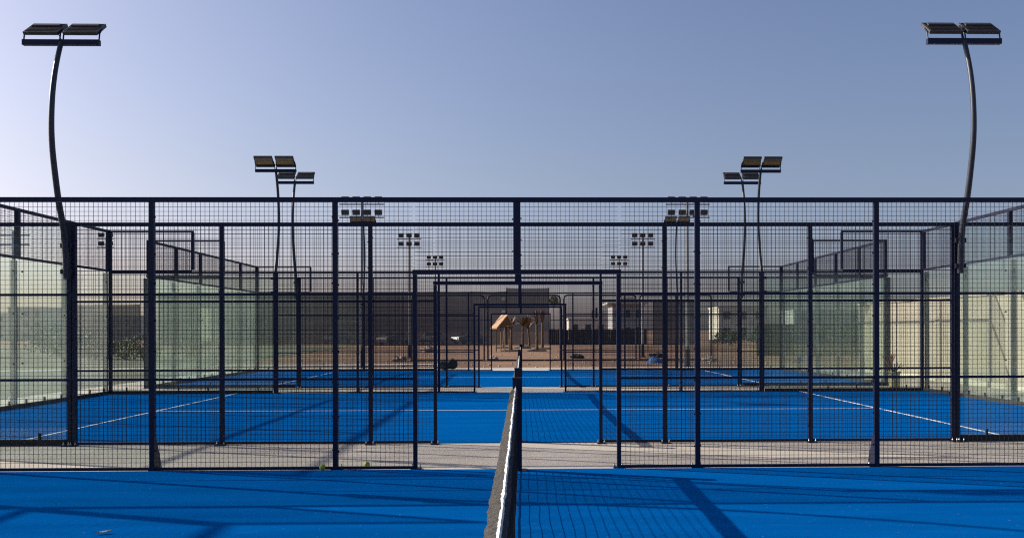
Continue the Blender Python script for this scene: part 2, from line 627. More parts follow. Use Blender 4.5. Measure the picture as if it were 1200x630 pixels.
WL = B_FAR - B_NEAR
wall0 = make_wall(WL)
WALLS = [
    (10.06, B_NEAR, 0, 'tall glass wall with mesh top closing the right end of the middle court, before the beige wall'),
    (10.06, C_NEAR, 0, 'glass wall with mesh top closing the right end of the farthest court'),
    (-10.06, B_FAR, PI, 'tall glass wall with mesh top closing the left end of the middle court, beside the pale walkway'),
    (-10.06, C_FAR, PI, 'glass wall with mesh top closing the left end of the farthest court'),
    (-10.06, A_FAR, PI, 'glass wall with mesh top at the left end of the foreground court, casting the long shadows'),
]
for i, (x, y, rz, lab) in enumerate(WALLS):
    if i == 0:
        wall0.location = (x, y, 0)
        wall0['label'] = lab
    else:
        again(wall0, (x, y, 0), rz, lab)


# ------------------------------------------------------------------ nets (local: y along the net from 0 to 10.0)
def make_net(length):
    t = thing('padel_net', (0, 0, 0), 0, 'x', 'net', 'court nets on black posts')
    for y in (.06, length - .06):
        p = MB().box(-.05, .05, y - .045, y + .045, .004, 1.0).build('net_post', M['frame'], t)
        MB().box(-.10, .10, y - .085, y + .085, .012, .02).build('foot_plate', M['frame'], p)
        MB().box(-.054, .054, y - .049, y + .049, 1.0, 1.02).build('post_cap', M['frame'], p)
    y0, y1 = .11, length - .11

    def top(y):
        return .915 - .035 * math.sin(PI * (y - y0) / (y1 - y0)) + .005 * mnoise.noise(Vector((y * 1.3, 3, 1)))

    def bell(y, k):       # sideways slack, k = 0 bottom .. 1 top
        return (-.012 * math.sin(PI * k) + .012 * mnoise.noise(Vector((y * .9, k * 3, 2)))) * math.sin(PI * (y - y0) / (y1 - y0)) ** .4

    n = MB()
    NZ, NY = 19, 220
    for j in range(NZ + 1):
        k = j / NZ
        pts = []
        for i in range(0, 111):
            y = y0 + (y1 - y0) * i / 110
            zt = top(y) - .045
            z = .03 + (zt - .03) * k + .006 * mnoise.noise(Vector((y * 2.1, k * 9, 5)))
            pts.append((bell(y, k), y, z))
        n.tube(pts, .0020 if 0 < j < NZ else .005, 4, False)
    for i in range(NY + 1):
        y = y0 + (y1 - y0) * i / NY
        zt = top(y) - .045
        pts = []
        for j in range(0, 8):
            k = j / 7
            pts.append((bell(y, k) + .001, y + .006 * mnoise.noise(Vector((y * 3, k * 4, 8))), .03 + (zt - .03) * k))
        n.tube(pts, .0018, 4, False)
    n.build('net_mesh', M['netcord'], t)
    tp, hl, hr = MB(), MB(), MB()
    S = 620

    def sec(i):
        y = y0 + (y1 - y0) * i / S
        z = top(y)
        w1 = .004 * mnoise.noise(Vector((y * 2.3, 0, 0))) + .003 * mnoise.noise(Vector((y * 11, 5, 0)))
        w3 = .006 * mnoise.noise(Vector((y * 4.3, 9, 0))) + .004 * mnoise.noise(Vector((y * 23, 9, 3)))
        w2 = .008 * mnoise.noise(Vector((y * 1.7, 4, 0))) + .006 * mnoise.noise(Vector((y * 9, 4, 2))) + .005 * mnoise.noise(Vector((y * 41, 4, 2)))
        a = Vector((-.026 + w1 + w3, y, z - .004))
        b = Vector((-.016 + w1, y, z + .003))
        c = Vector((-.009 + w1 - w3 * .5, y, z - .001))
        d = Vector((-.055 + w2, y, z - .022))
        e = Vector((-.078 + w2, y, z - .05))
        e2 = Vector((-.055 + w2, y, z - .062))
        g = Vector((.006 + w1, y, z - .03))
        h = Vector((.004 + w1, y, z - .06))
        h2 = Vector((-.004 + w1, y, z - .06))
        return a, b, c, d, e, e2, g, h, h2
    def strip(mb, get):
        k = len(get(sec(0)))
        base = len(mb.v)
        for i in range(S + 1):
            mb.v += [tuple(q) for q in get(sec(i))]
        for i in range(S):
            for j in range(k - 1):
                a = base + i * k + j
                mb.f.append((a, a + 1, a + k + 1, a + k))
    strip(tp, lambda q: (q[0] + Vector((0, 0, -.004)), q[0] + Vector((0, 0, .002)), q[1] + Vector((0, 0, .003)), q[2] + Vector((0, 0, .002)), q[2] + Vector((-.001, 0, -.003))))
    strip(hl, lambda q: (q[1], q[0], q[3], q[4], q[5], q[8]))
    strip(hr, lambda q: (q[1], q[2], q[6], q[7], q[8]))
    tp.build('net_tape', M['nettape'], t, True)
    hl.build('net_hem', M['hemlit'], t, True)
    hr.build('net_hem', M['hemshaded'], t, True)
    pts = [(.0, y0 - .06, .93), (.0, y0, .915)]
    MB().tube([(-.012, .1, .955), (-.014, y0 + .02, .912)], .004, 6).build('net_cable', M['netcord'], t)
    MB().tube([(-.012, length - .1, .955), (-.014, y1 - .02, .912)], .004, 6).build('net_cable', M['netcord'], t)
    return t


NL = 10.0
net0 = make_net(NL)
for i, (yn, lab) in enumerate([(A_NEAR + .07, 'foreground net with a worn white tape running away from the viewer to a black post'),
                               (B_NEAR + .07, 'net across the middle blue court, seen end on through the first gateway'),
                               (C_NEAR + .07, 'net across the farthest blue court, seen tiny through all the gateways')]):
    if i == 0:
        net0.location = (0, yn, 0)
        net0['label'] = lab
    else:
        again(net0, (0, yn, 0), 0, lab)


# ------------------------------------------------------------------ bowed court lamps (local: +y outwards over the passage, court towards -y)
def make_lamp():
    t = thing('court_lamp', (0, 0, 0), 0, 'x', 'lamp post', 'bowed lamp posts bolted to the court fences')
    key = [(.075, 2.30), (.085, 2.6), (.14, 2.94), (.27, 3.3), (.37, 3.68), (.435, 4.0), (.455, 4.3), (.43, 4.65), (.37, 4.95), (.29, 5.2), (.20, 5.42)]
    pts = []
    for i in range(len(key) - 1):            # Catmull-Rom through the measured bow
        p = [Vector((0, *key[max(0, min(len(key) - 1, i + d))])) for d in (-1, 0, 1, 2)]
        for q in range(4):
            u = q / 4
            pts.append(.5 * ((2 * p[1]) + (p[2] - p[0]) * u + (2 * p[0] - 5 * p[1] + 4 * p[2] - p[3]) * u * u + (3 * p[1] - p[0] - 3 * p[2] + p[3]) * u ** 3))
    pts.append(Vector((0, *key[-1])))
    pl = MB().tube(pts, [.043 - .012 * i / len(pts) for i in range(len(pts))], 14).build('pole', M['polepaint'], t, True)
    for z in (2.40, 2.75):
        MB().box(-.07, .07, -.052, .10, z - .03, z + .03).build('clamp', M['frame'], pl)
    y = .19
    MB().box(-.505, .505, y - .032, y + .032, 5.39, 5.462).build('crossbar', M['frame'], t)
    ang = math.radians(-36)
    rot = Matrix.Rotation(ang, 3, 'X')
    for s in (-1, 1):
        c = Vector((s * .258, y - .10, 5.635))
        h = MB()
        h.cbox((0, 0, 0), (.45, .34, .045))
        for k in range(6):                        # cooling fins on the back
            h.cbox((0, -.13 + k * .052, .026), (.42, .012, .010))
        h.cbox((0, -.06, .036), (.36, .07, .024))
        hd = MB().add(h, c, rot).build('floodlight', M['lamp'], t)
        MB().add(MB().cbox((0, 0, -.026), (.42, .30, .006)), c, rot).build('lens', M['lens'], hd)
        MB().add(MB().cbox((0, .0, -.0305), (.40, .085, .003)), c, rot).build('led_plate', M['reflector'], hd)
        yk = MB()
        for q in (-1, 1):
            yk.tube([(s * .258 + q * .236, y, 5.455), (s * .258 + q * .236, y - .02, 5.56), c + Vector((q * .23, 0, 0))], .011, 6)
        yk.build('yoke', M['frame'], hd)
    MB().tube([(.0, y, 5.46), (.03, y + .02, 5.54), (-.04, y - .03, 5.60)], .008, 6).build('cable', M['channel'], t)
    return t


LX = 6.045
lamp0 = make_lamp()
first = True
for y, rz, where in ((B_NEAR, PI, 'big bowed lamp post with two flat floodlights, {s} corner of the second fence'),
                     (A_FAR, 0, 'bowed lamp post standing {s}most on the nearest fence'),
                     (B_FAR, 0, 'bowed lamp post {s} of the middle court, higher of that pair against the sky'),
                     (C_NEAR, PI, 'bowed lamp post {s} of the gateway, lower of that pair against the sky'),
                     (C_FAR, 0, 'farthest bowed lamp post on the {s}, its floodlights level with the fence rail')):
    for sx in (-1, 1):
        lab = where.format(s='left' if sx < 0 else 'right')
        dz = {B_NEAR: -.065 if sx < 0 else 0, B_FAR: .085, C_NEAR: .10, C_FAR: .16}.get(y, 0)
        if first:
            lamp0.location = (sx * LX, y, dz)
            lamp0.rotation_euler = (0, 0, rz)
            lamp0['label'] = lab
            first = False
        else:
            again(lamp0, (sx * LX, y, dz), rz, lab)


# ------------------------------------------------------------------ straight floodlight masts of the ground beyond
def make_mast(cols, sp, z, rows=2, rowgap=.52, name='floodlight_mast', group='floodlight masts beyond the courts', fw=.31):
    t = thing(name, (0, 0, 0), 0, 'x', 'floodlight mast', group)
    MB().tube([(0, 0, -.05), (0, 0, z + rowgap * (rows - 1) - .1)], [.085, .06], 12).build('pole', M['mast'], t, True)
    MB().lathe([(.22, -.05), (.22, .03), (.11, .05), (.10, .7), (.09, .75)], 12).build('base_sleeve', M['channel'], t)
    for r in range(rows):
        zz = z + r * rowgap - .22
        w = (cols - 1) * sp / 2 + .25
        MB().box(-w, w, -.14, -.08, zz - .03, zz + .02).build('crossbar', M['mast'], t)
        for c in range(cols):
            x = (c - (cols - 1) / 2) * sp
            h = MB()
            rot = Matrix.Rotation(math.radians(24), 3, 'X')
            h.add(MB().box(-fw / 2, fw / 2, -.07, .07, -.105, .105), (x, -.11, zz + .22), rot)
            hd = h.build('floodlight', M['lamp'], t)
            MB().add(MB().box(-fw / 2 + .03, fw / 2 - .03, -.078, -.0715, -.085, .085), (x, -.11, zz + .22), rot).build('lens', M['lamp'], hd)
            MB().box(x - .012, x + .012, -.12, -.10, zz + .02, zz + .10).build('bracket', M['mast'], hd)
    return t


m4 = make_mast(4, .475, 6.70, 2, .57)
m4.location = (-6.85, 39.6, -.05)
m4['label'] = 'left pale mast carrying rows of four dark floodlights, its top row behind the fence rail'
again(m4, (7.25, 39.6, -.05), 0, 'right pale mast carrying rows of four dark floodlights, one row above the fence rail')
m6 = make_mast(3, .47, 6.72, 2, .5)
m6.location = (-6.6, 54, -.05)
m6['label'] = 'left mast with two rows of three floodlights, higher of the two on the left'
again(m6, (7.2, 54, -.05), 0, 'right mast with two rows of three floodlights, higher of the two on the right')
again(m6, (-6.6, 70, -.05), 0, 'left mast with two rows of three floodlights, lower one nearer the gateway')
again(m6, (7.5, 70, -.05), 0, 'right mast with two rows of three floodlights, lower one nearer the gateway')
m2 = make_mast(2, .5, 6.75, 2, .5)
m2.location = (-24.3, 54, -.05)
m2['label'] = 'small mast with two rows of two floodlights beyond the left corner of the middle court'

# lamp standard on the left walkway
t = thing('walkway_lamp', (-11.95, 21.8, -.03), 0, 'pale slim lamp standard with two crossbars behind the left glass wall', 'lamp post')
MB().tube([(0, 0, 0), (0, 0, 3.95)], [.06, .045], 12).build('pole', M['label'], t, True)
MB().lathe([(.12, 0), (.12, .02), (.07, .03), (.07, .12)], 12).build('base_sleeve', M['label'], t)
for z in (3.62, 3.85):
    MB().box(-.36, .36, -.025, .025, z - .02, z + .02).build('crossbar', M['label'], t)

# ------------------------------------------------------------------ beige wall on the right
t = thing('boundary_wall', (12.5, 0, 0), 0, 'sandy plastered boundary wall beyond the right glass wall, striped with shadows', 'wall')
MB().box(0, .22, 13.0, 33.5, -.05, 2.44).build('wall_face', M['plaster'], t)
MB().box(-.04, .26, 13.0, 33.5, 2.44, 2.50).build('coping', M['plaster'], t)
for y in (15, 19, 23, 27, 31):
    MB().box(-.05, -.002, y - .16, y + .16, -.05, 2.437).build('pilaster', M['plaster'], t)
MB().box(-.03, -.002, 13.0, 33.5, -.04, .14).build('skirting', M['plaster2'], t)

# ------------------------------------------------------------------ loose things
def ball(loc, lab):
    o = MB().blob((0, 0, 0), (.033, .033, .033), 0, 0, 18, 12).build('tennis_ball', M['ball'], None, True)
    o.location = loc
    return tag(o, lab, 'ball', 'tennis balls left by the fence')


ball((-2.13, 10.02, .046), 'larger looking yellow green ball on the blue turf against the fence foot')
ball((-1.69, 10.28, .036), 'dull yellow green ball on the concrete just behind the nearest fence')

for (x, y, a, lab) in ((-3.1, 6.92, .4, 'tan curled dry leaf on the blue turf at the bottom left'),
                       (-1.28, 6.3, 1.9, 'tiny pale leaf scrap on the blue turf left of the net')):
    lf = MB()
    for i in range(7):
        u = i / 6
        w = .022 * math.sin(PI * min(1, u + .06)) + .001
        cz = .012 + .02 * (u - .5) ** 2 * 4 * .5
        lf.v += [(u * .12 - .06, -w, cz + .006), (u * .12 - .06, 0, cz), (u * .12 - .06, w, cz + .008)]
    for i in range(6):
        for j in range(2):
            k = i * 3 + j
            lf.f.append((k, k + 3, k + 4, k + 1))
    o = lf.build('dry_leaf', M['leafdry'])
    o.location = (x, y, .012)
    o.rotation_euler = (0, 0, a)
    if y < 6.5:
        o.scale = (.35, .35, .35)
    tag(o, lab, 'leaf', 'dry leaves on the turf')

# bag by the farthest gateway
t = thing('kit_bag', (-2.95, 36.2, 0), .15, 'dark kit bag with a round end standing on the concrete beside the farthest gateway', 'bag')
MB().lathe([(.02, -.10), (.17, -.10), (.205, -.07), (.21, 0), (.205, .07), (.17, .10), (.02, .10)], 24, (.24, 0, .22), Matrix.Rotation(PI / 2, 3, 'X')).build('round_end', M['bag'], t, True)
MB().blob((-.10, .02, .17), (.36, .17, .16), .25, 3).build('body', M['bag2'], t, True)
MB().tube([(-.30, -.10, .26), (-.15, -.13, .36), (.05, -.12, .37), (.16, -.1, .30)], .014, 8).build('handle', M['bag'], t, True)
MB().blob((-.33, -.10, .19), (.06, .04, .07), .2, 6, 10, 8).build('label_patch', M['label'], t, True)

tp = MB()
G = 18
for i in range(G + 1):
    for j in range(G + 1):
        u, v = i / G * 2 - 1, j / G * 2 - 1
        r = math.hypot(u, v)
        h = max(0, .34 * (1 - r * r)) * (1 + .5 * mnoise.noise(Vector((u * 2.5, v * 2.5, 1)))) + .05 * abs(mnoise.noise(Vector((u * 6, v * 6, 7))))
        tp.v.append((u * .45, v * .5, h - .03))
for i in range(G):
    for j in range(G):
        a = i * (G + 1) + j
        tp.f.append((a, a + G + 1, a + G + 2, a + 1))
o = tp.build('blue_tarpaulin', M['tarp'], None, True)
o.location = (6.5, 44.1, -.05)
tag(o, 'crumpled blue tarpaulin lying on the orange dirt right of the gateway', 'tarpaulin')

STONES = [(-6.3, 47.5, .28, 'pale boulder on the dirt at the foot of the left higher mast'),
          (8.0, 44.8, .20, 'pale rubble lump on the dirt just right of the blue tarpaulin'),
          (9.6, 46.2, .24, 'pale rubble lump on the dirt beyond the tarpaulin, farther right'),
          (-7.0, 69.0, .42, 'grey boulder beside the base of the left lower mast'),
          (7.9, 53.2, .30, 'dark stone heap by the foot of the right higher mast'),
          (-1.55, 50.0, .22, 'small pale stone at the left foot of the open frame'),
          (3.2, 52.0, .26, 'brown earth heap behind the open frame right of the gateway')]
for i, (x, y, r, lab) in enumerate(STONES):
    o = MB().blob((0, 0, r * .35), (r * 1.3, r, r * .6), .7, i + 2, 16, 12, 1.8).build('boulder', M['stone'] if i not in (4, 6) else M['basin'])
    o.location = (x, y, -.05)
    tag(o, lab, 'stone', 'stones and heaps on the dirt')

pb = MB()
for i in range(700):
    y = 38.5 + 34 * R.random() ** 1.6
    x = R.uniform(-.75, .75) * y * .6
    r = R.uniform(.015, .06)
    pb.blob((x, y, -.05 + r * .3), (r * 1.2, r, r * .7), .5, i % 17, 6, 4)
pb.build('pebbles', M['stone'])['kind'] = 'stuff'

# pot with dry plant in the right passage
t = thing('plant_pot', (9.55, 23.1, 0), 0, 'olive pot with dry brown twigs and yellow flowers in the passage before the beige wall', 'plant pot')
MB().lathe([(.07, 0), (.10, .03), (.115, .2), (.11, .36), (.125, .37), (.125, .41), (.10, .41), (.09, .36), (.01, .35)], 18).build('pot', M['pot'], t, True)
tw = MB()
for i in range(26):
    a, b = R.uniform(0, 6.28), R.uniform(.06, .19)
    tw.tube([(0, 0, .36), (b * .4 * math.cos(a), b * .4 * math.sin(a), .42 + R.uniform(.0, .1)), (b * math.cos(a), b * math.sin(a), .46 + R.uniform(-.03, .16))], .006, 4)
tw.build('twigs', M['twig'], t)
rs = MB()
for i in range(9):
    a = R.uniform(0, 6.28)
    rs.tube([(-.03, 0, .38), (-.10 + .05 * math.cos(a), .05 * math.sin(a), .6), (-.13 + .15 * math.cos(a), .12 * math.sin(a), .80 + R.uniform(-.06, .06))], .006, 4)
rs.build('stems', M['redstem'], t)
t.scale = (1.25, 1.25, 1.15)
fl = MB()
for i in range(44):
    p = (-.36 + R.gauss(0, .055), R.gauss(0, .05), .46 + R.gauss(0, .035))
    fl.blob(p, (.022, .022, .014), .3, i, 6, 4)
fl.build('flowers', M['petal'], t)

# ------------------------------------------------------------------ open tubular frames of the next pitch
def make_frame():
    t = thing('pitch_frame', (0, 0, 0), 0, 'x', 'frame', 'open tubular frames on the dirt')
    for s in (-1, 1):
        MB().tube([(s * 1.9, 0, -.05), (s * 1.9, 0, 3.2), (s * 1.86, 0, 3.34), (s * 1.74, 0, 3.4)], .045, 8).build('post', M['frame'], t)
        MB().box(s * 1.9 - .1, s * 1.9 + .1, -.1, .1, -.05, .0).build('foot_plate', M['channel'], t)
    MB().tube([(-1.745, 0, 3.4), (1.745, 0, 3.4)], .044, 8).build('top_rail', M['frame'], t)
    MB().box(-1.85, 1.85, -.05, .05, -.05, .03).build('bottom_rail', M['channel'], t)
    return t


fr = make_frame()
for i, (x, lab) in enumerate([(.15, 'open tubular steel frame on the dirt, right behind the central gateway'),
                              (4.15, 'open tubular steel frame on the dirt, first to the right of the central one'),
                              (8.15, 'open tubular steel frame on the dirt, second to the right of the central one'),
                              (-3.85, 'open tubular steel frame on the dirt, first to the left of the central one')]):
    if i == 0:
        fr.location = (x, 48, 0)
        fr['label'] = lab
    else:
        again(fr, (x, 48, 0), 0, lab)


# ------------------------------------------------------------------ dark screens at the back
def screen(x0, x1, y, h, lab, step=4.0):
    t = thing('screen_fence', (x0, y, -.05), 0, lab, 'screen fence', 'dark netting screens at the back')
    n = max(1, round((x1 - x0) / step))
    w = (x1 - x0) / n
    for i in range(n + 1):
        MB().box(i * w - .05, i * w + .05, .04, .14, 0, h + R.uniform(-.02, .12)).build('post', M['channel'], t)
    sc = MB()
    K = 6
    NX = n * 6
    for i in range(NX + 1):
        for k in range(K + 1):
            u = (i % 6) / 6
            sag = -.05 * math.sin(PI * u) * (k / K) + .05 * mnoise.noise(Vector((i * .31 + x0, 1, 2)))
            sc.v.append((i * w / 6, .05 * mnoise.noise(Vector((i * .6, k * .8, x0))) + (-.03 if k == 0 else 0), .02 + (h + sag) * k / K))
    for i in range(NX):
        for k in range(K):
            a = i * (K + 1) + k
            sc.f.append((a, a + K + 1, a + K + 2, a + 1))
    sc.build('netting', M['screen'], t, True)
    for z in (h * .33, h * .66):
        MB().tube([(0, .03, z), (x1 - x0, .03, z)], .02, 5).build('wire', M['channel'], t)


screen(-41.5, -1.75, 105, 6.1, 'long dark netting screen across the back left of the dirt')
screen(-1.7, 3.1, 104.5, 6.45, 'taller short piece of dark netting screen behind the central gateway')
screen(14.2, 18.7, 98, 4.75, 'separate dark netting screen at the back right, right of the pale tower')
screen(-49.5, -42, 101, 4.55, 'lower dark netting screen at the far left, beyond the shrubs')

# low dark hoarding and hedge at the back right
t = thing('hoarding', (3.2, 107, -.05), 0, 'low dark timber hoarding along the back of the dirt, right of the screen', 'hoarding')
hb = MB()
for i in range(46):
    hb.box(i * .25, i * .25 + .243, -.02, .02, 0, 1.75 + R.uniform(-.05, .05))
hb.build('boards', M['hoarding'], t)
for i in range(6):
    MB().box(i * 2.25 + .05, i * 2.25 + .15, .022, .12, 0, 1.8).build('post', M['channel'], t)

t = thing('hoarding', (14.5, 56, -.05), 0, 'long low dark grey hoarding at the right, beyond the farthest glass wall', 'hoarding')
hb = MB()
for i in range(100):
    hb.box(i * .25, i * .25 + .244, -.02, .02, 0, 1.95 + R.uniform(-.02, .02))
hb.build('boards', M['hoarding'], t)
for i in range(9):
    MB().box(i * 3 + .05, i * 3 + .13, .022, .12, 0, 2.0).build('post', M['channel'], t)

# cars behind the netting
def make_car():
    t = thing('parked_car', (0, 0, 0), 0, 'x', 'car', 'white cars parked behind the netting')
    side = [(-2.1, .30), (-2.15, .62), (-2.05, .86), (-1.25, .98), (-.55, 1.42), (.75, 1.45), (1.55, 1.02), (2.1, .92), (2.15, .5), (2.08, .28)]
    b = MB()
    prof = []
    for yy, k in ((-.86, .96), (-.80, 1.0), (.80, 1.0), (.86, .96)):
        prof.append([(x, yy * (.86 if z > 1.1 else 1), z * (k if z < 1.2 else 1)) for x, z in side])
    for r in prof:
        b.v += r
    k = len(side)
    for i in range(3):
        for j in range(k):
            b.f.append((i * k + j, i * k + (j + 1) % k, (i + 1) * k + (j + 1) % k, (i + 1) * k + j))
    b.f.append(tuple(reversed(range(k))))
    b.f.append(tuple(3 * k + j for j in range(k)))
    b.build('body', M['carpaint'], t)
    MB().quad((-1.20, -.70, 1.02), (-1.20, .70, 1.02), (-.60, .62, 1.405), (-.60, -.62, 1.405)).build('windscreen', M['carglass'], t).location = (-.012, 0, .012)
    MB().quad((1.50, .70, 1.06), (1.50, -.70, 1.06), (.80, -.62, 1.43), (.80, .62, 1.43)).build('rear_window', M['carglass'], t).location = (.012, 0, .012)
    for s in (-1, 1):
        MB().quad((-1.0, s * .80, 1.02), (1.35, s * .82, 1.06), (.75, s * .76, 1.38), (-.5, s * .76, 1.38)).build('side_window', M['carglass'], t).location = (0, s * .012, 0)
        MB().blob((-2.09, s * .62, .70), (.06, .17, .07), 0, 0, 10, 6).build('headlight', M['carglass'], t)
        for x in (-1.32, 1.32):
            w = MB().lathe([(.02, -.1), (.29, -.1), (.33, -.06), (.33, .06), (.29, .1), (.02, .1)], 18, (x, s * .79, .33), Matrix.Rotation(PI / 2, 3, 'X')).build('wheel', M['tyre'], t)
            MB().lathe([(.01, -.104), (.19, -.104), (.19, .104), (.01, .104)], 12, (x, s * .79, .33), Matrix.Rotation(PI / 2, 3, 'X')).build('rim', M['mast'], w)
    return t


car = make_car()
for i, (x, y, rz, lab) in enumerate([(-15.2, 109.5, .9, 'largest white parked car, seen through the netting left of the higher mast'),
                                     (-10.8, 111, 1.3, 'white parked car behind the netting, just left of the gateway posts'),
                                     (-6.5, 112, .7, 'white parked car behind the netting, nearest the central gateway'),
                                     (-22.8, 113, 1.2, 'faint white parked car behind the netting, farthest left')]):
    if i == 0:
        car.location = (x, y, -.05)
        car.rotation_euler = (0, 0, rz)
        car['label'] = lab
    else:
        again(car, (x, y, -.05), rz, lab)


# ------------------------------------------------------------------ young palms, hut
def make_palm(i, x, y, h, lean, lab, up=1.0):
    t = thing('young_palm', (x, y, -.05), R.uniform(0, 6), lab, 'palm', 'young palms planted in the dirt')
    pts = [(lean * u * u, 0, h * u) for u in [k / 8 for k in range(9)]]
    rad = [.11 - .03 * k / 8 + (.02 if k % 2 else 0) for k in range(9)]
    MB().tube(pts, rad, 10).build('trunk', M['trunk'], t)
    f = MB()
    for k in range(15):
        a = R.uniform(0, 6.28)
        L = R.uniform(.9, 1.5) * (1.35 if up > 1 else 1)
        out = R.uniform(.25, .8) * up
        cs, sn = math.cos(a), math.sin(a)
        prev = None
        for s in range(7):
            u = s / 6
            r = out * L * u
            z = h + L * (u * .95 - u * u * .75 * out)
            w = .10 * math.sin(PI * min(1, u * .9 + .1)) + .008
            p = Vector((lean + cs * r, sn * r, z))
            q = (p + Vector((-sn * w, cs * w, -.03)), p, p + Vector((sn * w, -cs * w, -.03)))
            if prev:
                f.quad(prev[0], prev[1], q[1], q[0])
                f.quad(prev[1], prev[2], q[2], q[1])
            prev = q
    f.build('fronds', M['frond'], t)
    MB().lathe([(.75, 0.01), (.8, .05), (.62, .12), (.45, .06), (.02, .05)], 18).build('soil_basin', M['basin'], t, True)


make_palm(0, -.82, 71, 1.7, .1, 'young tan palm in a dark soil basin before the small hut', .8)
make_palm(1, -1.65, 84, 1.7, -.1, 'young tan palm half under the roof of the small hut', .6)
make_palm(2, 1.20, 71, 2.1, .05, 'tall bundled tan palm in a basin, right of the net post', .35)
make_palm(3, 1.80, 79, 2.3, .0, 'bundled tan palm just behind the right hand palm', .35)
make_palm(4, .10, 82, 2.0, .3, 'young palm with drooping dry fronds in the middle of the gateway view', 1.1)
make_palm(5, .75, 90, 1.8, .2, 'farthest young palm with bent dry fronds before the netting', 1.1)

t = thing('shade_hut', (-1.40, 68, -.05), .42, 'small shade hut with a tan pitched roof seen through the gateways', 'hut')
for sx in (-1, 1):
    for sy in (-1, 1):
        MB().box(sx * .62 - .05, sx * .62 + .05, sy * .8 - .05, sy * .8 + .05, 0, 2.05).build('post', M['wood'], t)
t.scale = (.55, .55, 1)
rf = MB()
rf.prism([(-1.35, 1.80), (.25, 2.78), (1.15, 1.95), (1.07, 1.91), (.24, 2.66), (-1.3, 1.73)], -1.1, 1.1)
rf.build('roof', M['hutroof'], t)
MB().box(-.7, .85, -.85, -.80, 1.83, 1.92).build('beam', M['wood'], t)
MB().prism([(-.95, 1.92), (.24, 2.64), (1.02, 1.95)], -1.04, -1.0).build('gable', M['wood'], t)

for (z, lab) in ((5.2, 'upper of two small white signs on the netting above the hut'), (3.75, 'lower of two small white signs on the netting above the hut')):
    s = thing('small_sign', (-2.1, 104.8, z), 0, lab, 'sign', 'small white signs on the netting')
    MB().box(-.2, .2, -.02, .02, -.15, .15).build('plate', M['label'], s)
    MB().box(-.23, .23, -.024, .018, -.19, -.152).build('edge', M['channel'], s)


# ------------------------------------------------------------------ foliage
def leaf_cloud(mb, c, r, n, size, seed):
    rr = random.Random(seed)
    for i in range(n):
        d = Vector((rr.gauss(0, 1), rr.gauss(0, 1), rr.gauss(0, 1))).normalized()
        k = rr.uniform(.45, 1.0) * (1 + .55 * mnoise.noise(d * 2 + Vector((seed, 0, 0))))
        p = Vector((c[0] + d.x * r[0] * k, c[1] + d.y * r[1] * k, max(.02, c[2] + d.z * r[2] * k)))
        a = Vector((rr.gauss(0, 1), rr.gauss(0, 1), rr.gauss(0, 1))).normalized()
        b = a.cross(Vector((rr.gauss(0, 1), rr.gauss(0, 1), rr.gauss(0, 1)))).normalized()
        s = size * rr.uniform(.6, 1.4)
        mb.quad(p - a * s, p - b * s * .45, p + a * s, p + b * s * .45)


def shrub(x, y, r, h, lab, m='leaf', name='shrub', grp='dry shrubs beyond the left walkway', cat='shrub'):
    t = thing(name, (x, y, -.04), 0, lab, cat, grp)
    st = MB()
    for i in range(7):
        a = R.uniform(0, 6.28)
        st.tube([(0, 0, 0), (.25 * r * math.cos(a), .25 * r * math.sin(a), h * .4), (.6 * r * math.cos(a), .6 * r * math.sin(a), h * .75)], [.03, .02, .01], 5)
    st.build('stem', M['twig'], t)
    mb = MB()
    leaf_cloud(mb, (0, 0, h * .52), (r, r, h * .5), int(650 * min(3, max(1, r))), .085 * max(1, r * .7), int(abs(x * 13 + y * 7)))
    mb.build('foliage', M[m], t)


shrub(-20.5, 50, .95, 1.5, 'yellow brown shrub in the row seen left of the first full fence post')
shrub(-22.2, 51.5, 1.1, 1.2, 'low olive shrub second from the left in that row of dry shrubs')
shrub(-18.9, 52.5, .9, 1.6, 'taller dry shrub at the right end of the shrub row')
shrub(-24.5, 53, 1.2, 1.1, 'broad low shrub at the left end of the shrub row')
shrub(-30, 60, 2.2, 2.0, 'big dull green shrub far left behind the glass wall', 'leafgreen')
shrub(-36, 58, 2.6, 2.2, 'wide dark shrub farthest left behind the glass wall', 'leafgreen')
for i, (x, y, r, h, lab) in enumerate([(27, 98, 2.5, 1.9, 'rounded dark hedge bush at the back right behind the glass'),
                                       (33, 96, 2.9, 2.0, 'broad dark hedge bush beside the white building at the back right'),
                                       (22.2, 97, 2.0, 1.7, 'dark hedge bush just right of the back right netting'),
                                       (39.5, 97, 2.7, 1.9, 'dark hedge bush farthest right behind the beige wall')]):
    shrub(x, y, r, h, lab, 'leafgreen', 'hedge_bush', 'dark bushes at the back right', 'bush')

# lollipop tree above the hoarding
t = thing('round_tree', (4.1, 118, -.05), 0, 'small round crowned tree on a thin stem above the hoarding', 'tree')
MB().tube([(0, 0, 0), (.03, 0, 2.5), (0, .03, 5.0)], [.11, .08, .05], 8).build('trunk', M['twig'], t)
mb = MB()
leaf_cloud(mb, (0, 0, 5.5), (.75, .75, .8), 900, .09, 5)
mb.build('crown', M['leafgreen'], t)


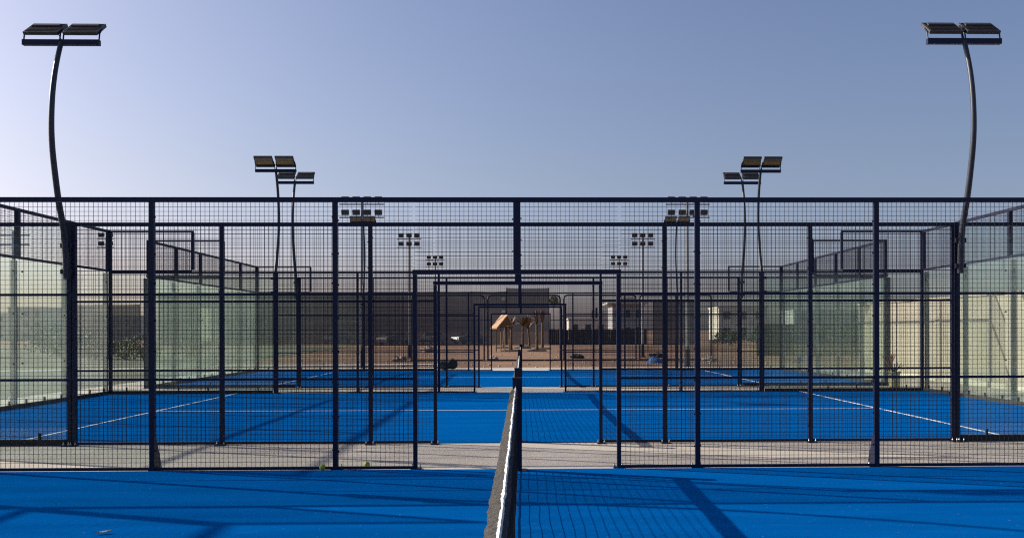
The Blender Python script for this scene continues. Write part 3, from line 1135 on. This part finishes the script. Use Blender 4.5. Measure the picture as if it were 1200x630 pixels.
# ------------------------------------------------------------------ buildings far behind
def building(x, y, w, d, h, m, lab, cols=4, rows=3, extra=None, name='building'):
    t = thing(name, (x, y, -.05), 0, lab, 'building')
    wl = MB().box(-w / 2, w / 2, 0, d, 0, h).build('wall', M[m], t)
    MB().box(-w / 2 - .12, w / 2 + .12, -.12, d + .12, h, h + .35).build('parapet', M[m], t)
    for r in range(rows):
        for c in range(cols):
            cx = -w / 2 + w * (c + .5) / cols
            cz = h * (r + .55) / rows
            ww, hh = w / cols * .26, h / rows * .27
            f = MB().box(cx - ww, cx + ww, -.06, -.003, cz - hh, cz + hh).build('window', M['plaster2'], t)
            MB().box(cx - ww * .82, cx + ww * .82, -.075, -.062, cz - hh * .86, cz + hh * .86).build('pane', M['pane'], f)
    if extra:
        extra(t, w, d, h)
    return t


def stacks(t, w, d, h):
    for x, hh in ((.9, 1.5), (1.6, 1.9), (2.5, 1.2)):
        MB().box(x - .18, x + .18, 1, 1.4, h + .35, h + .35 + hh).build('chimney', M['channel'], t)


def slab(t, w, d, h):
    MB().box(-w / 2 - .9, w / 2 + .5, -.9, d, h + .36, h + .62).build('roof_slab', M['plaster2'], t)
    MB().box(-w * .2, w * .25, 1, 3, h + .63, h + 1.5).build('stair_head', M['plaster'], t)


building(17.5, 150, 5.2, 8, 5.6, 'plaster3', 'pale two storey tower block right of the gateway with a flat overhanging roof', 3, 2, slab)
building(12.0, 165, 7.0, 8, 3.5, 'plaster2', 'low white building with dark chimneys behind the hoarding', 3, 1, stacks)
building(36.5, 150, 8.0, 8, 5.2, 'plaster2', 'white building with square windows behind the dark bushes at right', 3, 2)
building(54, 160, 12, 9, 4.8, 'plaster3', 'grey flat building farthest right behind the beige wall', 4, 2)
building(-86, 160, 6, 9, 5.6, 'plaster2', 'tall haze-pale building silhouette at the far left behind the glass wall', 3, 3)  # brighter plaster on these three left buildings paints in the distance haze
building(-76.5, 175, 5, 9, 4.4, 'plaster2', 'lower haze-pale building second from the far left behind the glass', 3, 2)
building(-99, 170, 8, 9, 4.8, 'plaster2', 'broad haze-pale building at the left edge behind the glass wall', 4, 3)

# ------------------------------------------------------------------ camera, light, sky
cd = bpy.data.cameras.new('camera')
cam = bpy.data.objects.new('camera', cd)
COL.objects.link(cam)
fwd = Vector((math.sin(YAW), math.cos(YAW), 0))
rgt = Vector((math.cos(YAW), -math.sin(YAW), 0))
up = Vector((0, 0, 1))
cr, sr = math.cos(ROLL), math.sin(ROLL)
Rv, Uv = rgt * cr + up * sr, up * cr - rgt * sr
m3 = Matrix((Rv, Uv, -fwd)).transposed()
cam.matrix_world = Matrix.Translation((CAMX, 0, CAMZ)) @ m3.to_4x4()
cd.sensor_width = 36
cd.sensor_fit = 'HORIZONTAL'
cd.lens = FPX * 36 / 1200
cd.shift_x = (600 - CX) / 1200
cd.shift_y = (CY - 315) / 1200
cd.clip_start = .05
cd.clip_end = 6000
SC.camera = cam

SUN = Vector((-1.953, .715, 1.0)).normalized()
ld = bpy.data.lights.new('sun', 'SUN')
ld.energy = 5.0
ld.angle = math.radians(.5)
ld.color = (1.0, .93, .82)
lo = bpy.data.objects.new('sun', ld)
COL.objects.link(lo)
lo.rotation_euler = SUN.to_track_quat('Z', 'Y').to_euler()
lo.location = (-40, 20, 30)

w = bpy.data.worlds.new('World')
SC.world = w
w.use_nodes = True
nt = w.node_tree
bg = nt.nodes['Background']
sk = nt.nodes.new('ShaderNodeTexSky')
sk.sky_type = 'NISHITA'
sk.sun_disc = False
sk.sun_elevation = math.asin(SUN.z)
sk.sun_rotation = math.atan2(SUN.x, SUN.y)
sk.altitude = 100
sk.air_density = 1.0
sk.dust_density = 3.0
sk.ozone_density = 1.0
tint = nt.nodes.new('ShaderNodeMixRGB')
tint.blend_type = 'MULTIPLY'
tint.inputs['Fac'].default_value = 1
tint.inputs[2].default_value = (1.06, 1.046, 1.233, 1)
geo = nt.nodes.new('ShaderNodeTexCoord')
sep = nt.nodes.new('ShaderNodeSeparateXYZ')
nt.links.new(geo.outputs['Generated'], sep.inputs[0])
hz = nt.nodes.new('ShaderNodeMapRange')
hz.inputs['From Min'].default_value = 0
hz.inputs['From Max'].default_value = .17
nt.links.new(sep.outputs['Z'], hz.inputs['Value'])
low = nt.nodes.new('ShaderNodeMixRGB')                  # the low air is greyer and less yellow than the clear sky model
low.inputs[1].default_value = (1.12, 1.10, 1.58, 1)
low.inputs[2].default_value = (1.06, 1.046, 1.233, 1)
nt.links.new(hz.outputs['Result'], low.inputs['Fac'])
nt.links.new(low.outputs['Color'], tint.inputs[2])
nt.links.new(sk.outputs['Color'], tint.inputs[1])
nt.links.new(tint.outputs['Color'], bg.inputs['Color'])
bg.inputs['Strength'].default_value = .088

SC.render.engine = 'CYCLES'
SC.cycles.max_bounces = 8
SC.cycles.transparent_max_bounces = 32
SC.cycles.caustics_reflective = False
SC.cycles.caustics_refractive = False
SC.cycles.use_denoising = False
SC.cycles.filter_width = 1.15
SC.view_settings.view_transform = 'Standard'
SC.view_settings.look = 'None'
SC.view_settings.gamma = 1
SC.view_settings.exposure = .32
SC.view_settings.use_curve_mapping = False
